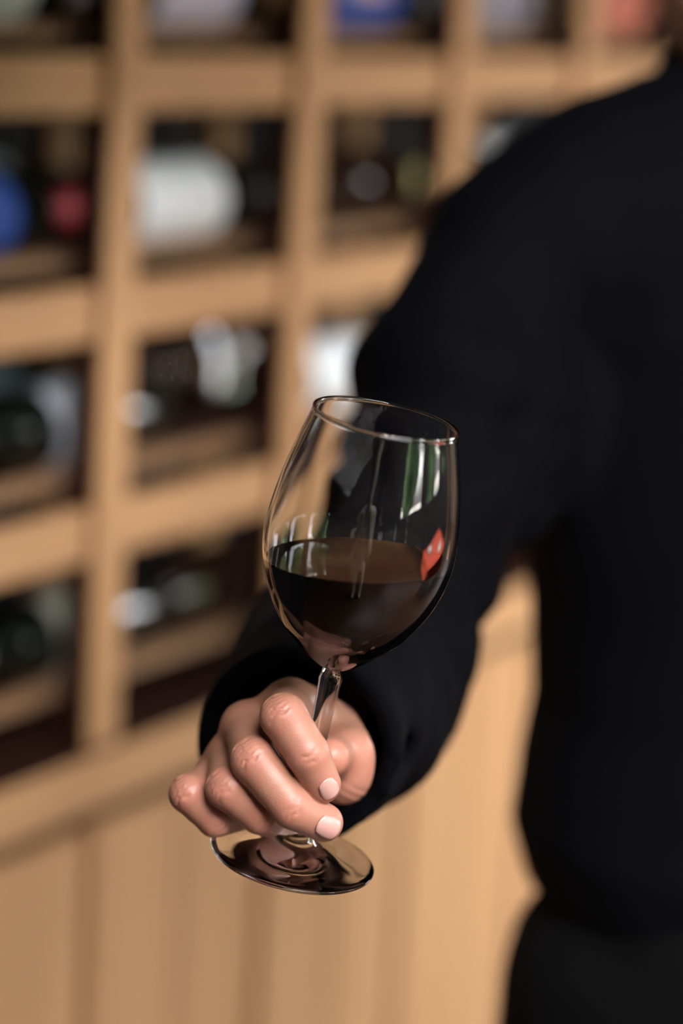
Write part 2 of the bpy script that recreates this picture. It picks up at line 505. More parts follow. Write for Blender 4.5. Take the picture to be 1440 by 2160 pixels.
def wrap_mesh(name, r, z0, z1, a0, a1, seg=28):
    bm = bmesh.new(); rows = []
    for k in range(seg + 1):
        a = a0 + (a1 - a0) * k / seg
        ring = []
        for rr in (r, r + .0004):
            for z in (z0, z1): ring.append(bm.verts.new((rr * math.cos(a), rr * math.sin(a), z)))
        rows.append(ring)
    for A, B in zip(rows[:-1], rows[1:]):
        for i, j in ((0, 1), (1, 3), (3, 2), (2, 0)): bm.faces.new((A[i], A[j], B[j], B[i]))
    bm.faces.new((rows[0][0], rows[0][2], rows[0][3], rows[0][1])); bm.faces.new((rows[-1][0], rows[-1][1], rows[-1][3], rows[-1][2]))
    bmesh.ops.recalc_face_normals(bm, faces=bm.faces)
    me = bpy.data.meshes.new(name); bm.to_mesh(me); bm.free(); me.shade_smooth()
    me.set_sharp_from_angle(angle=0.6)
    return me

def label_mat(name, rgb, rough=0.55): return plain('label_' + name, rgb, rough, 0.2, 0.05, 40)
def capsule_mesh(name, z0): return lathe_mesh(name, [(.0150, z0), (.0152, z0 + .002), (.0150, z0 + .036), (.0163, z0 + .038), (.0165, z0 + .0455), (.0145, z0 + .0475), (0, z0 + .0477)], 28)
CAP = capsule_mesh('capsule', .2405); CAPS = capsule_mesh('capsule', .2655)

def bottle(row, D, u, neck_far, label, slim=False, body=None, lab=None, lz=(.05, .15), span=200, cap=(.02, .02, .022), print_=None, roll=0, name='wine_bottle', extra=None):
    """u is where the middle of the bottle lies; neck_far puts the base at the near (left) end"""
    r = .037 if slim else .038
    half = .1555 if slim else .143
    # rest in the groove between two slats
    i = 0 if D < .14 else 2
    dmid = (SLATS[i][1] + SLATS[i + 1][0]) / 2; hg = (SLATS[i + 1][0] - SLATS[i][1]) / 2
    z = slat_top(row) + math.sqrt(r * r - hg * hg) + .0003
    # bottle axis (its +z) along +-x of the rack; its +x direction turned to the room and a little up
    ax = Vector((1, 0, 0)) if neck_far else Vector((-1, 0, 0))
    a = math.radians(28 + roll)
    xx = Vector((0, -math.cos(a), math.sin(a)))
    yy = ax.cross(xx)
    M = Matrix((( xx.x, yy.x, ax.x, u - ax.x * half), (xx.y, yy.y, ax.y, dmid), (xx.z, yy.z, ax.z, z), (0, 0, 0, 1)))
    e = empty(name, RM @ M)
    tag(e, label, 'bottle', 'wine bottles lying in the oak rack')
    bmesh_ = SM if slim else BM
    bo = link('glass_body', bmesh_.copy() if body else bmesh_, None, e)
    bo.data.materials.clear() if body else None
    if not bo.data.materials: bo.data.materials.append(body or M_BOTTLE)
    if lab:
        sp = math.radians(span) / 2
        lo = link('label', wrap_mesh('label', r + .0002, lz[0], lz[1], -sp, sp), lab, e)
        if print_:
            for (z0, z1, a0, a1, m) in print_:
                link('label_print', wrap_mesh('label_print', r + .0007, z0, z1, math.radians(a0), math.radians(a1), 12), m, lo)
    if cap:
        c = link('capsule', (CAPS if slim else CAP).copy(), None, e)
        c.data.materials.append(plain('foil_%02x%02x%02x' % tuple(int(v * 255) for v in cap), cap, 0.4, 0.5, 0.05))
    return e

L_WHITE = label_mat('white', (.90, .94, .96)); L_CREAM = label_mat('cream', (.55, .55, .44)); L_BLUE = label_mat('blue', (.045, .10, .38))
L_GREY = label_mat('grey', (.30, .34, .33)); L_LAV = label_mat('lavender', (.62, .60, .72)); L_RED = label_mat('red', (.55, .07, .06)); L_TEAL = label_mat('teal', (.08, .11, .11))
L_GREY2 = label_mat('pale_green', (.55, .60, .56)); L_LAV2 = label_mat('dull_lavender', (.30, .28, .33)); L_RED2 = label_mat('coral', (.62, .20, .14)); L_WHITE2 = label_mat('cool_white', (.70, .74, .80))
L_PINK = label_mat('pink', (.60, .36, .36)); L_GREEN = label_mat('green', (.05, .13, .07))
D1, D2 = .0875, .211
def far(px, py, D, lz1=.155, slim=False): return rack_hit(px, py, D)[0] - lz1 + (.1555 if slim else .143)
# each bottle is placed by where the far edge of its label shows
bottle(0, D1, far(0, 0, D1), True, 'bottle with pale greenish-white label and whitish cap, top row, leftmost', lab=L_GREY2, lz=(.03, .155), span=230, cap=(.5, .5, .55))
bottle(0, D1, far(440, -20, D1), True, 'bottle with lavender-white label, red emblem and orange cap in the top row', lab=L_LAV, lz=(.03, .155), span=230, cap=(.55, .28, .05),
       print_=[(.075, .115, -16, 22, L_RED)])
bottle(0, D1, far(780, -10, D1), True, 'bottle with blue label, pink centre and grey cap in the top row', lab=L_BLUE, lz=(.03, .155), span=230, cap=(.28, .27, .28),
       print_=[(.06, .13, -30, 30, L_PINK)])
bottle(0, D1, far(1062, 5, D1), True, 'bottle with greyish lavender label and copper cap in the top row', lab=L_LAV2, lz=(.03, .155), span=230, cap=(.45, .26, .12))
bottle(0, D1, far(1310, 15, D1), True, 'bottle with coral red label and grey cap, top row, rightmost beside the face', lab=L_RED2, lz=(.03, .155), span=230, cap=(.2, .2, .22))
bottle(1, D1, far(-35, 465, D1), True, 'bottle with deep blue label and red cap at the left edge', lab=L_BLUE, lz=(.03, .155), span=240, cap=(.75, .07, .09))
bottle(1, D2, far(40, 345, D2), True, 'bottle with greenish grey label behind the blue-label bottle at the left edge', slim=True, lab=L_GREY, lz=(.03, .13), span=260, cap=(.03, .06, .04))
bottle(1, D1, far(410, 425, D1), True, 'dark bottle with broad blank white label, middle row, between first and second uprights', lab=L_WHITE, lz=(.022, .155), span=250)
bottle(1, D1, far(760, 380, D1), True, 'dark unlabelled bottle with yellowish cap, left of the shoulder', body=M_BROWN_BOTTLE, cap=(.92, .82, .32))
bottle(1, D1, far(1095, 345, D1), True, 'bottle with white label peeking above the black shoulder', lab=L_WHITE, lz=(.03, .155), span=250, cap=(.05, .05, .05))
bottle(2, D1, rack_hit(-20, 945, D1)[0] + .075, False, 'dark bottle with white label and pale cap end facing out, left edge, third row', lab=L_WHITE2, lz=(.100, .170), span=170, cap=(.62, .60, .56))
bottle(2, D2, far(50, 790, D2), True, 'bottle with dull teal label behind the pale-capped bottle at the left edge', slim=True, lab=L_TEAL, lz=(.03, .13), span=260, cap=(.06, .05, .05))
bottle(2, D2, rack_hit(500, 800, D2)[0] - .03, True, 'empty clear glass bottle catching window light, left of the wine glass', body=M_GLASS, cap=None, name='clear_bottle')
bottle(2, D1, far(715, 735, D1) + .02, True, 'bottle with bluish-white label just left of the black sleeve above the glass', lab=L_WHITE, lz=(.03, .155), span=230)
bottle(3, D1, rack_hit(-15, 1410, D1)[0] + .075, False, 'dark bottle with cream label and green label edge in the lowest row', lab=L_CREAM, lz=(.105, .172), span=210, cap=(.30, .24, .20),
       print_=[(.107, .170, 88, 104, L_GREEN)])
bottle(3, D1, rack_hit(400, 1220, D1)[0] + .07, True, 'dark unlabelled bottle with a blue window glint in the lowest row', body=M_BROWN_BOTTLE, cap=(.04, .04, .045))

# ------------------------------------------------------------------ wine glass
BASE = at(615, 1812, 1.087)
RIM = at(814, 884, 1.0335)
AX = (RIM - BASE); GLEN = float(np.linalg.norm(AX)); AX = AX / GLEN
PX2 = GLEN / 949.0
def tilt_matrix(o, z):
    z = Vector(z).normalized(); x = Vector((1, 0, 0)); x = (x - z * x.dot(z)).normalized(); y = z.cross(x)
    return Matrix(((x.x, y.x, z.x, o[0]), (x.y, y.y, z.y, o[1]), (x.z, y.z, z.z, o[2]), (0, 0, 0, 1)))
GM = tilt_matrix(BASE, AX)
bowl_px = [(20, 424), (34, 430), (58, 445), (90, 470), (134, 512), (172, 570), (193, 622), (203, 672), (203.5, 715), (197, 770), (187, 825), (173, 880), (160, 925), (154, 949)]
kx = 5100 / 1.05
bowl = [(r / kx, s * PX2) for r, s in bowl_px]
outer = catmull(bowl, 5)
stem = catmull([(.0365, .0004), (.0372, .0012), (.0365, .0024), (.028, .0036), (.018, .0056), (.0115, .0085), (.0078, .0125), (.0056, .018), (.0046, .026), (.0043, .045), (.0044, .065), (.0048, .080), (.0052, 400 * PX2)], 5)
th = .0011
inner = []
for i, (r, z) in enumerate(outer):
    a = outer[max(0, i - 1)]; b = outer[min(len(outer) - 1, i + 1)]
    t = np.array([b[0] - a[0], b[1] - a[1]]); t /= np.linalg.norm(t)
    n = np.array([-t[1], t[0]])
    w = th * (1 + 1.6 * max(0, 1 - (z - outer[0][1]) / .03))
    q = np.array([r, z]) + n * w
    if q[0] > .006: inner.append((float(q[0]), float(q[1])))
zb = 424 * PX2 + .0026
inner = [(0, zb), (.004, zb + .0003)] + [p for p in inner if p[1] > zb + .0006]
outer[-1] = (outer[-1][0] + .0004, outer[-1][1])
rim_top = [(outer[-1][0] - .0001, outer[-1][1] + .0006), (outer[-1][0] - th / 2, outer[-1][1] + .0009), (outer[-1][0] - th - .0002, outer[-1][1] + .0006), (outer[-1][0] - th - .0007, outer[-1][1])]
prof = [(0, .0012), (.02, .0008), (.034, .0003)] + stem + outer + rim_top + inner[::-1]
wg = empty('wine_glass', GM)
tag(wg, 'stemmed clear wine glass tilted in the hand, partly filled with red wine', 'wine glass')
lower = [(0, .0012), (.02, .0008), (.034, .0003)] + stem
gb = link('glass_bowl', lathe_mesh('glass_bowl', prof, 128), M_GLASS, wg)
# the wine: the inside of the bowl cut by the level surface
solid = [(0, zb - .0003)] + [(r + .00018, z) for r, z in inner[1:]] + [(0, inner[-1][1])]
wm = lathe_mesh('wine', solid, 128)
SURF = at(754, 1182, 1.048)
bm = bmesh.new(); bm.from_mesh(wm)
loc = GM.inverted() @ Vector(SURF); nrm = GM.to_3x3().inverted() @ Vector((0, 0, 1))
res = bmesh.ops.bisect_plane(bm, geom=list(bm.verts) + list(bm.edges) + list(bm.faces), plane_co=loc, plane_no=nrm, clear_outer=True)
edges_ = [e for e in bm.edges if len(e.link_faces) == 1]
bmesh.ops.holes_fill(bm, edges=edges_, sides=0)
bmesh.ops.recalc_face_normals(bm, faces=bm.faces)
bm.to_mesh(wm); bm.free()
wm.shade_smooth(); wm.set_sharp_from_angle(angle=0.7)
wine = link('wine', wm, M_WINE, None); wine.matrix_world = GM
tag(wine, 'dark red wine filling the lower half of the tilted glass', 'wine')

# ------------------------------------------------------------------ the person: hand first
def skin_mat():
    m, nt, p = nodes_of('skin')
    at_ = nt.nodes.new('ShaderNodeAttribute'); at_.attribute_name = 'tone'
    tc = nt.nodes.new('ShaderNodeTexCoord')
    n1 = nt.nodes.new('ShaderNodeTexNoise'); n1.inputs['Scale'].default_value = 90; n1.inputs['Detail'].default_value = 5
    nt.links.new(tc.outputs['Object'], n1.inputs['Vector'])
    base = nt.nodes.new('ShaderNodeMix'); base.data_type = 'RGBA'
    base.inputs[6].default_value = (.34, .160, .097, 1); base.inputs[7].default_value = (.435, .218, .142, 1)
    nt.links.new(n1.outputs['Fac'], base.inputs[0])
    red = nt.nodes.new('ShaderNodeMix'); red.data_type = 'RGBA'
    red.inputs[7].default_value = (.47, .160, .115, 1)
    nt.links.new(base.outputs[2], red.inputs[6]); nt.links.new(at_.outputs['Fac'], red.inputs[0])
    nt.links.new(red.outputs[2], p.inputs['Base Color'])
    p.inputs['Roughness'].default_value = 0.42
    p.inputs['Specular IOR Level'].default_value = 0.42
    p.inputs['Subsurface Weight'].default_value = 0.10
    p.inputs['Subsurface Radius'].default_value = (.006, .0022, .0012)
    p.inputs['Subsurface Scale'].default_value = 0.6
    v = nt.nodes.new('ShaderNodeTexVoronoi'); v.inputs['Scale'].default_value = 700; v.feature = 'DISTANCE_TO_EDGE'
    nt.links.new(tc.outputs['Object'], v.inputs['Vector'])
    n2 = nt.nodes.new('ShaderNodeTexNoise'); n2.inputs['Scale'].default_value = 420; n2.inputs['Detail'].default_value = 3
    nt.links.new(tc.outputs['Object'], n2.inputs['Vector'])
    ad = nt.nodes.new('ShaderNodeMath'); ad.operation = 'ADD'
    nt.links.new(v.outputs['Distance'], ad.inputs[0]); nt.links.new(n2.outputs['Fac'], ad.inputs[1])
    b = nt.nodes.new('ShaderNodeBump'); b.inputs['Strength'].default_value = 0.28; b.inputs['Distance'].default_value = 0.0003
    nt.links.new(ad.outputs[0], b.inputs['Height']); nt.links.new(b.outputs[0], p.inputs['Normal'])
    return m
M_SKIN = skin_mat()
M_NAIL = plain('nail', (.56, .30, .255), 0.26, 0.5, 0.06, 200)
M_NAIL_TIP = plain('nail_edge', (.86, .74, .66), 0.35)

J = {
 'index': [at(612, 1492, 1.103), at(598, 1512, 1.062), at(650, 1592, 1.0605), at(680, 1655, 1.066)],
 'middle': [at(522, 1534, 1.106), at(536, 1603, 1.068), at(617, 1702, 1.0655), at(683, 1735, 1.071)],
 'ring': [at(487, 1600, 1.113), at(480, 1662, 1.076), at(548, 1716, 1.080), at(595, 1738, 1.093)],
 'little': [at(455, 1640, 1.121), at(397, 1674, 1.086), at(453, 1727, 1.089), at(505, 1735, 1.110)],
 'thumb': [at(722, 1588, 1.128), at(706, 1590, 1.108), at(697, 1598, 1.081)],
}
RAD = {'index': [.0118, .0107, .0097, .0083], 'middle': [.0118, .0108, .0098, .0086], 'ring': [.0112, .0101, .0092, .0080],
       'little': [.0104, .0090, .0083, .0074], 'thumb': [.0125, .0105, .0086]}
WRIST = at(628, 1572, 1.19)
ARM_DIR = at(740, 1430, 1.30) - at(632, 1575, 1.165); ARM_DIR /= np.linalg.norm(ARM_DIR)
H = .0009
allp = np.array([p for v in J.values() for p in v] + [WRIST, WRIST + ARM_DIR * .05])
hf = Field(allp.min(0) - .034, allp.max(0) + .034, H)
# palm
hf.cone(WRIST, WRIST + ARM_DIR * .06, .026, .027, .012)
hf.cone(at(600, 1575, 1.165), at(660, 1590, 1.165), .020, .020, .012)
for n, f in (('index', .0135), ('middle', .013), ('ring', .012), ('little', .0115)):
    w = WRIST + (J[n][0] - np.mean([J[m][0] for m in ('index', 'middle', 'ring', 'little')], axis=0)) * .35
    hf.cone(w, J[n][0], f, RAD[n][0], .009)
hf.cone(J['index'][0], J['middle'][0], .0095, .0100, .004)
hf.cone(J['middle'][0], J['ring'][0], .0100, .0095, .004)
hf.cone(J['ring'][0], J['little'][0], .0095, .0090, .004)
# thumb side: first web, metacarpal, ball of the thumb
hf.cone(J['index'][0], at(668, 1512, 1.135), .0100, .0120, .010)
hf.cone(at(690, 1530, 1.165), at(733, 1585, 1.118), .0150, .0120, .010)
hf.cone(at(690, 1605, 1.165), at(724, 1638, 1.122), .0160, .0130, .010)
# fingers
for n in ('index', 'middle', 'ring', 'little'):
    P, R = J[n], RAD[n]
    hf.cone(P[0], P[1], R[0] * .93, R[1] * .95, .0035)
for n in ('index', 'middle', 'ring', 'little'):
    P, R = J[n], RAD[n]
    m1 = (P[1] + P[2]) / 2
    hf.cone(P[1], m1, R[1], (R[1] + R[2]) / 2 * .955, .0012)
    hf.cone(m1, P[2], (R[1] + R[2]) / 2 * .955, R[2], .0012)
    hf.cone(P[2], P[3], R[2], R[3], .0012)
P, R = J['thumb'], RAD['thumb']
hf.cone(P[0], P[1], R[0], R[1], .004); hf.cone(P[1], P[2], R[1] * .9, R[2], .0012)
# creases over the finger joints
def grooves(c, along, n_out, offsets, depth, half):
    sl, g = hf.sub(c - .014, c + .014)
    x, y, z = g[0] - c[0], g[1] - c[1], g[2] - c[2]
    t = x * along[0] + y * along[1] + z * along[2]
    up = x * n_out[0] + y * n_out[1] + z * n_out[2]
    sd = np.cross(along, n_out); q = x * sd[0] + y * sd[1] + z * sd[2]
    wob = .0006 * np.sin(q * 900 + offsets[0] * 4000)
    fade = np.clip((up - .002) / .004, 0, 1) * np.clip(1.15 - np.abs(q) / half, 0, 1)
    for o_ in offsets:
        hf.F[sl] += (depth * fade * np.exp(-((t + wob + 10 * o_ * q * q / half - o_) / .00075) ** 2)).astype(np.float32)
TOCAM = -CF
for n in ('index', 'middle', 'ring', 'little'):
    P = J[n]
    d1 = (P[1] - P[0]) / np.linalg.norm(P[1] - P[0]); d2 = (P[2] - P[1]) / np.linalg.norm(P[2] - P[1]); d3 = (P[3] - P[2]) / np.linalg.norm(P[3] - P[2])
    out = d1 - d2; out /= np.linalg.norm(out)
    al = d1 + d2; al = al - out * (al @ out); al /= np.linalg.norm(al)
    grooves(P[1], al, out, (-.0046, -.0021, .0002, .0026, .005), .0012, .008)
    al = d2 + d3; al /= np.linalg.norm(al); o2 = TOCAM - al * (TOCAM @ al); o2 /= np.linalg.norm(o2)
    grooves(P[2], al, o2, (-.0017, .0012), .0008, .0065)
# soft unevenness of the skin, and folds at the root of the thumb
sl, g = hf.sub(hf.lo, hf.lo + np.array(hf.F.shape) * H)
hf.F += (.00035 * vnoise(g[0] + 0 * g[1], g[1] + 0 * g[0], g[2] + 0 * g[0], 140., 3)).astype(np.float32) if False else 0
c = at(745, 1660, 1.118)
sl, g = hf.sub(c - .016, c + .016)
t = (g[0] - c[0]) * .55 + (g[2] - c[2]) * .83
fade = np.clip(1.1 - np.sqrt((g[0] - c[0]) ** 2 + (g[1] - c[1]) ** 2 + (g[2] - c[2]) ** 2) / .015, 0, 1)
for k in (-.006, -.002, .002): hf.F[sl] += (.0005 * fade * np.exp(-((t - k) / .0008) ** 2)).astype(np.float32)
hand_co, hand_q = hf.mesh('hand')

# ---- the rest of the body, mostly hidden by clothes
BX = 1.58
def lev(px, py, d=BX): return at(px, py, d)
body = Field((-.15, 1.1, .0), (.95, 2.05, 1.85), .007)
neck0, neck1 = lev(1645, 330), lev(1625, -60)
HEAD = lev(1618, -262, 1.56)
body.cone(neck0, neck1, .062, .056, .02)
body.ell(HEAD + np.array([0, .02, .03]), (.077, .096, .105), .02)
body.cone(HEAD + np.array([-.028, -.015, -.055]), HEAD + np.array([.028, -.015, -.055]), .046, .046, .03)
body.cone(HEAD + np.array([0, -.055, -.088]), HEAD + np.array([0, -.04, -.075]), .024, .03, .02)
body.cone(HEAD + np.array([0, -.085, .02]), HEAD + np.array([0, -.098, -.018]), .010, .014, .012)
for sx in (-1, 1):
    body.ell(HEAD + np.array([sx * .078, .02, 0]), (.010, .022, .034), .008)
    body.carve(HEAD + np.array([sx * .032, -.105, .022]), HEAD + np.array([sx * .032, -.095, .022]), .013, .013, .008)
body.cone(HEAD + np.array([-.018, -.068, -.053]), HEAD + np.array([.018, -.068, -.053]), .007, .007, .008)
body.cone(HEAD + np.array([-.016, -.066, -.064]), HEAD + np.array([.016, -.066, -.064]), .007, .007, .008)
for sx in (-1, 1): body.cone(HEAD + np.array([sx * .014, -.082, .040]), HEAD + np.array([sx * .052, -.066, .042]), .012, .010, .010)
pelvis = lev(1660, 2050, 1.60)
chest = lev(1660, 800, 1.60); belly = lev(1660, 1500, 1.60)
body.cone(chest, belly, .085, .080, .03); body.cone(belly, pelvis, .080, .080, .03)
body.cone(lev(1450, 520, 1.62), lev(1850, 520, 1.62), .045, .045, .03)
RS, RE = at(1080, 545, 1.55), at(850, 1215, 1.45)
body.chain([lev(1450, 520, 1.62), RS, RE, at(740, 1430, 1.30), WRIST + ARM_DIR * .02], [.045, .034, .034, .032, .0255], .015)
LS = lev(2240, 470, 1.60); LE = LS + np.array([.05, .04, -.30]); LW = LE + np.array([.0, -.05, -.25])
body.chain([lev(1850, 520, 1.62), LS, LE, LW], [.045, .036, .034, .026], .015)
LH = LW + np.array([-.005, -.015, -.075])
body.ell((LW + LH) / 2 + np.array([0, 0, -.02]), (.018, .042, .052), .012)
for k in range(4):
    b0 = LH + np.array([0, -.033 + .021 * k, -.015]); ln = (.07, .08, .075, .058)[k]
    body.chain([b0, b0 + np.array([-.004, -.002, -ln * .55]), b0 + np.array([-.016, -.002, -ln])], [.010, .009, .008], .003)
body.chain([LW + np.array([0, -.03, -.04]), LW + np.array([-.01, -.058, -.075]), LW + np.array([-.018, -.06, -.105])], [.014, .011, .009], .006)
FL = [np.array([pelvis[0] + sx * .095, pelvis[1] + .02, 0]) for sx in (-1, 1)]
for f in FL:
    hip = np.array([f[0], pelvis[1], pelvis[2] - .04])
    body.chain([hip, np.array([f[0], f[1] - .01, .48]), np.array([f[0], f[1], .09]), np.array([f[0], f[1] - .14, .05])], [.060, .050, .042, .030], .02)
body_co, body_q = body.mesh('body')
co = np.concatenate([hand_co, body_co]); qd = np.concatenate([hand_q, body_q + len(hand_co)])
pm = quads_mesh('person_body', co, qd)
tone = np.zeros(len(co))
def blush(p, r, a):
    d = np.linalg.norm(co - p, axis=1)
    tone[:] = np.maximum(tone, a * np.exp(-(d / r) ** 2))
for n, P in J.items():
    for k in range(1, len(P) - 1): blush(P[k] - CF * .006, .011, .55)
    blush(P[-1], .012, .75)
for n in ('index', 'middle', 'ring', 'little'): blush(J[n][0], .013, .4)
blush(at(740, 1620, 1.11), .02, .45)
at_ = pm.attributes.new('tone', 'FLOAT', 'POINT'); at_.data.foreach_set('value', tone.astype(np.float32))
person = link('person', pm, M_SKIN)
tag(person, 'person in black jacket and trousers holding out the glass of red wine', 'person')

M_EYE = plain('eye', (.05, .03, .02), .1, .6); M_BROW = plain('brow_hair', (.012, .008, .006), .6)
for sx in (-1, 1):
    c_ = HEAD + np.array([sx * .032, -.066, .022])
    e_ = link('eye', lathe_mesh('eye', [(0, -.011), (.006, -.0092), (.0095, -.0055), (.011, 0), (.0095, .0055), (.006, .0092), (0, .011)], 20), M_EYE, person); e_.location = c_
    bf = Field(c_ - .04, c_ + .04, .003); bf.chain([HEAD + np.array([sx * .014, -.094, .044]), HEAD + np.array([sx * .034, -.090, .050]), HEAD + np.array([sx * .054, -.076, .046])], [.0025, .003, .002], .003)
    a_, b_ = bf.mesh('eyebrow'); link('eyebrow', quads_mesh('eyebrow', a_, b_), M_BROW, person)
# fingernails
def nail(tip, dirn, normal, L, W, R, thick=.0005):
    d = dirn / np.linalg.norm(dirn); n = normal - d * (normal @ d); n /= np.linalg.norm(n); s = np.cross(d, n)
    bm = bmesh.new(); rows = []
    nu, nv = 12, 10
    for i in range(nu + 1):
        u = i / nu
        # rounded cuticle, gently rounded free edge
        wid = W * (0.80 + .2 * min(1, u * 2.2)) * (1 - .10 * max(0, u - .8) / .2)
        row = []
        for j in range(nv + 1):
            v = j / nv * 2 - 1
            edge0 = .16 * v * v; edge1 = -.10 * v * v
            uu = (edge0 + u * (1 + edge1 - edge0)) * L
            a = v * wid / 2 / R
            p = tip + d * (uu - L * .5) + s * (R * math.sin(a)) + n * (R * math.cos(a) - R) - n * (.0016 * (u - .35) ** 2 * 1.6)
            row.append(bm.verts.new(p))
        rows.append(row)
    for A, B in zip(rows[:-1], rows[1:]):
        for j in range(nv): bm.faces.new((A[j], A[j + 1], B[j + 1], B[j]))
    bmesh.ops.recalc_face_normals(bm, faces=bm.faces)
    r = bmesh.ops.solidify(bm, geom=list(bm.faces), thickness=thick)
    bmesh.ops.recalc_face_normals(bm, faces=bm.faces)
    me = bpy.data.meshes.new('fingernail'); bm.to_mesh(me); bm.free(); me.shade_smooth()
    o = link('fingernail', me, M_NAIL, person)
    return o
def cam_vec(x, y, z): return CR * x - CU * y + CF * z     # right, down, away
def place_nail(n, side, turn, L, W, back=.0005, lift=.0005, tilt=.11):
    P, R = J[n], RAD[n]
    d = (P[3] - P[2]) / np.linalg.norm(P[3] - P[2])
    nn = cam_vec(side[0], side[1], -1.0); nn = nn - d * (nn @ d); nn /= np.linalg.norm(nn)
    s_ = np.cross(d, nn)
    d2 = d * math.cos(turn) + s_ * math.sin(turn)
    c = P[3] - d * back + nn * (R[3] + lift)
    d3 = d2 - nn * tilt
    nail(c, d3, nn, L, W, R[3] * .86)
place_nail('index', (.26, -.12), -.12, .0106, .0098, lift=.0009, tilt=.09)
place_nail('middle', (.18, .12), 0.0, .0118, .0108)

# ------------------------------------------------------------------ clothes
def fold_noise(X, Y, Z):
    return .0045 * vnoise(X + 0 * Y + 0 * Z, Y + 0 * X + 0 * Z, Z + 0 * X + 0 * Y, 14., 5) + .002 * vnoise(X + 0 * Y + 0 * Z, Y + 0 * X + 0 * Z, Z + 0 * X + 0 * Y, 33., 6)
def sleeve_folds(a, b, per, amp, seed):
    ax = (b - a) / np.linalg.norm(b - a)
    def f(X, Y, Z):
        A, B, C = X + 0 * Y + 0 * Z, Y + 0 * X + 0 * Z, Z + 0 * X + 0 * Y
        t = (A - a[0]) * ax[0] + (B - a[1]) * ax[1] + (C - a[2]) * ax[2]
        n = vnoise(A, B, C, 11., seed)
        m = vnoise(A, B, C, 7., seed + 9)
        return amp * np.sin(2 * math.pi * (t / per + n * .9)) * (.6 + .6 * m) + .003 * vnoise(A, B, C, 26., seed + 3)
    return f
jk = Field((-.2, 1.08, .82), (.85, 1.95, 1.62), .005)
# trunk: stacked ellipses from hem to neck
zs, cs, rx, ry = [], [], [], []
for py, hw, dp in ((1935, .150, .118), (1890, .168, .128), (1760, .182, .135), (1620, .177, .132), (1490, .167, .128), (1350, .170, .128), (1180, .172, .130), (950, .176, .130), (700, .178, .125), (520, .165, .11), (400, .13, .095), (300, .085, .08), (200, .055, .06)):
    p = lev(1660, py, 1.60); zs.append(p[2]); cs.append(p); rx.append(hw); ry.append(dp)
zs = np.array(zs); cs = np.array(cs)
sl, g = jk.sub(np.array([-.2, 1.2, .82]), np.array([.85, 1.95, 1.62]))
Zc = g[2].ravel()
lx = np.interp(Zc, zs, rx); ly = np.interp(Zc, zs, ry); cx = np.interp(Zc, zs, cs[:, 0]); cy = np.interp(Zc, zs, cs[:, 1])
tr = (np.sqrt(((g[0] - cx) / lx) ** 2 + ((g[1] - cy) / ly) ** 2) - 1) * ly
tr = np.maximum(tr, zs[0] - g[2]); tr = np.maximum(tr, g[2] - zs[-1])
def trunk_folds(X, Y, Z):
    A, B, C = X + 0 * Y + 0 * Z, Y + 0 * X + 0 * Z, Z + 0 * X + 0 * Y
    return .004 * np.sin(38 * (A * .8 - C * .6) + 4 * vnoise(A, B, C, 6., 21)) * vnoise(A, B, C, 4., 22) + .0025 * vnoise(A, B, C, 18., 23)
tr = (tr + trunk_folds(*g)).astype(np.float32)
jk.F[sl] = smin(jk.F[sl], tr, .0)
SH, UM, EL, FM, CU_ = at(1068, 532, 1.545), at(968, 820, 1.50), at(842, 1222, 1.45), at(738, 1428, 1.30), at(628, 1578, 1.150)
jk.chain([lev(1560, 290, 1.59), lev(1440, 318, 1.58), lev(1250, 368, 1.565), SH], [.05, .040, .040, .045], .022)
jk.cone(lev(1400, 480, 1.58), lev(1200, 520, 1.56), .09, .07, .04)
jk.cone(SH, UM, .047, .066, .02, fold_noise)
jk.cone(UM, EL, .066, .058, .012, sleeve_folds(UM, EL, .075, .005, 31))
jk.cone(EL, FM, .058, .063, .012, sleeve_folds(EL, FM, .05, .006, 41))
e_ = CU_ - ARM_DIR * .06
jk.cone(FM, e_, .063, .0425, .006, sleeve_folds(FM, CU_, .055, .0045, 51), cut=(CU_, -ARM_DIR))
jk.carve(e_, CU_ + ARM_DIR * .05, .0395, .0395, .002)
jk.chain([lev(1740, 250, 1.59), lev(1880, 300, 1.59), LS], [.05, .042, .05], .03)
jk.cone(lev(1900, 500, 1.6), LS, .09, .06, .04)
jk.cone(at(1095, 900, 1.54), at(1085, 1085, 1.50), .05, .022, .03)
def fold_groove(a, b, w, depth):
    a = np.array(a); b = np.array(b); m = w * 3
    sl, g = jk.sub(np.minimum(a, b) - m, np.maximum(a, b) + m)
    d = cone_d(g, a.astype(np.float32), b.astype(np.float32), 0, 0)
    jk.F[sl] += (depth * np.exp(-(d / w) ** 2)).astype(np.float32)
for a_, b_, w_, q_ in ((at(1015, 1372, 1.44), at(900, 1350, 1.36), .020, .022), (at(985, 560, 1.46), at(1015, 760, 1.445), .012, .008), (at(1090, 640, 1.47), at(1030, 960, 1.45), .014, .010),
                   (at(880, 1640, 1.17), at(800, 1500, 1.20), .010, .007), (at(980, 1540, 1.25), at(860, 1420, 1.24), .011, .007), (at(1180, 740, 1.46), at(1110, 900, 1.45), .014, .010),
                   (at(1250, 1050, 1.45), at(1420, 760, 1.45), .018, .008)):
    fold_groove(a_, b_, w_, q_)
nk = neck0 + (neck1 - neck0) * .42
for k in range(20):                       # collar band round the neck
    a0, a1 = 2 * math.pi * k / 20, 2 * math.pi * (k + 1) / 20
    q = [nk + np.array([.066 * math.cos(a), .066 * math.sin(a), .012 * math.sin(a)]) for a in (a0, a1)]
    for dz in (0, -.02, -.045): jk.cone(q[0] + np.array([0, 0, dz]) * 1.0, q[1] + np.array([0, 0, dz]), .011 - dz * .25, .011 - dz * .25, .006)
jk_co, jk_q = jk.mesh('jacket')
jacket = link('jacket', quads_mesh('jacket', jk_co, jk_q), M_JACKET, person)
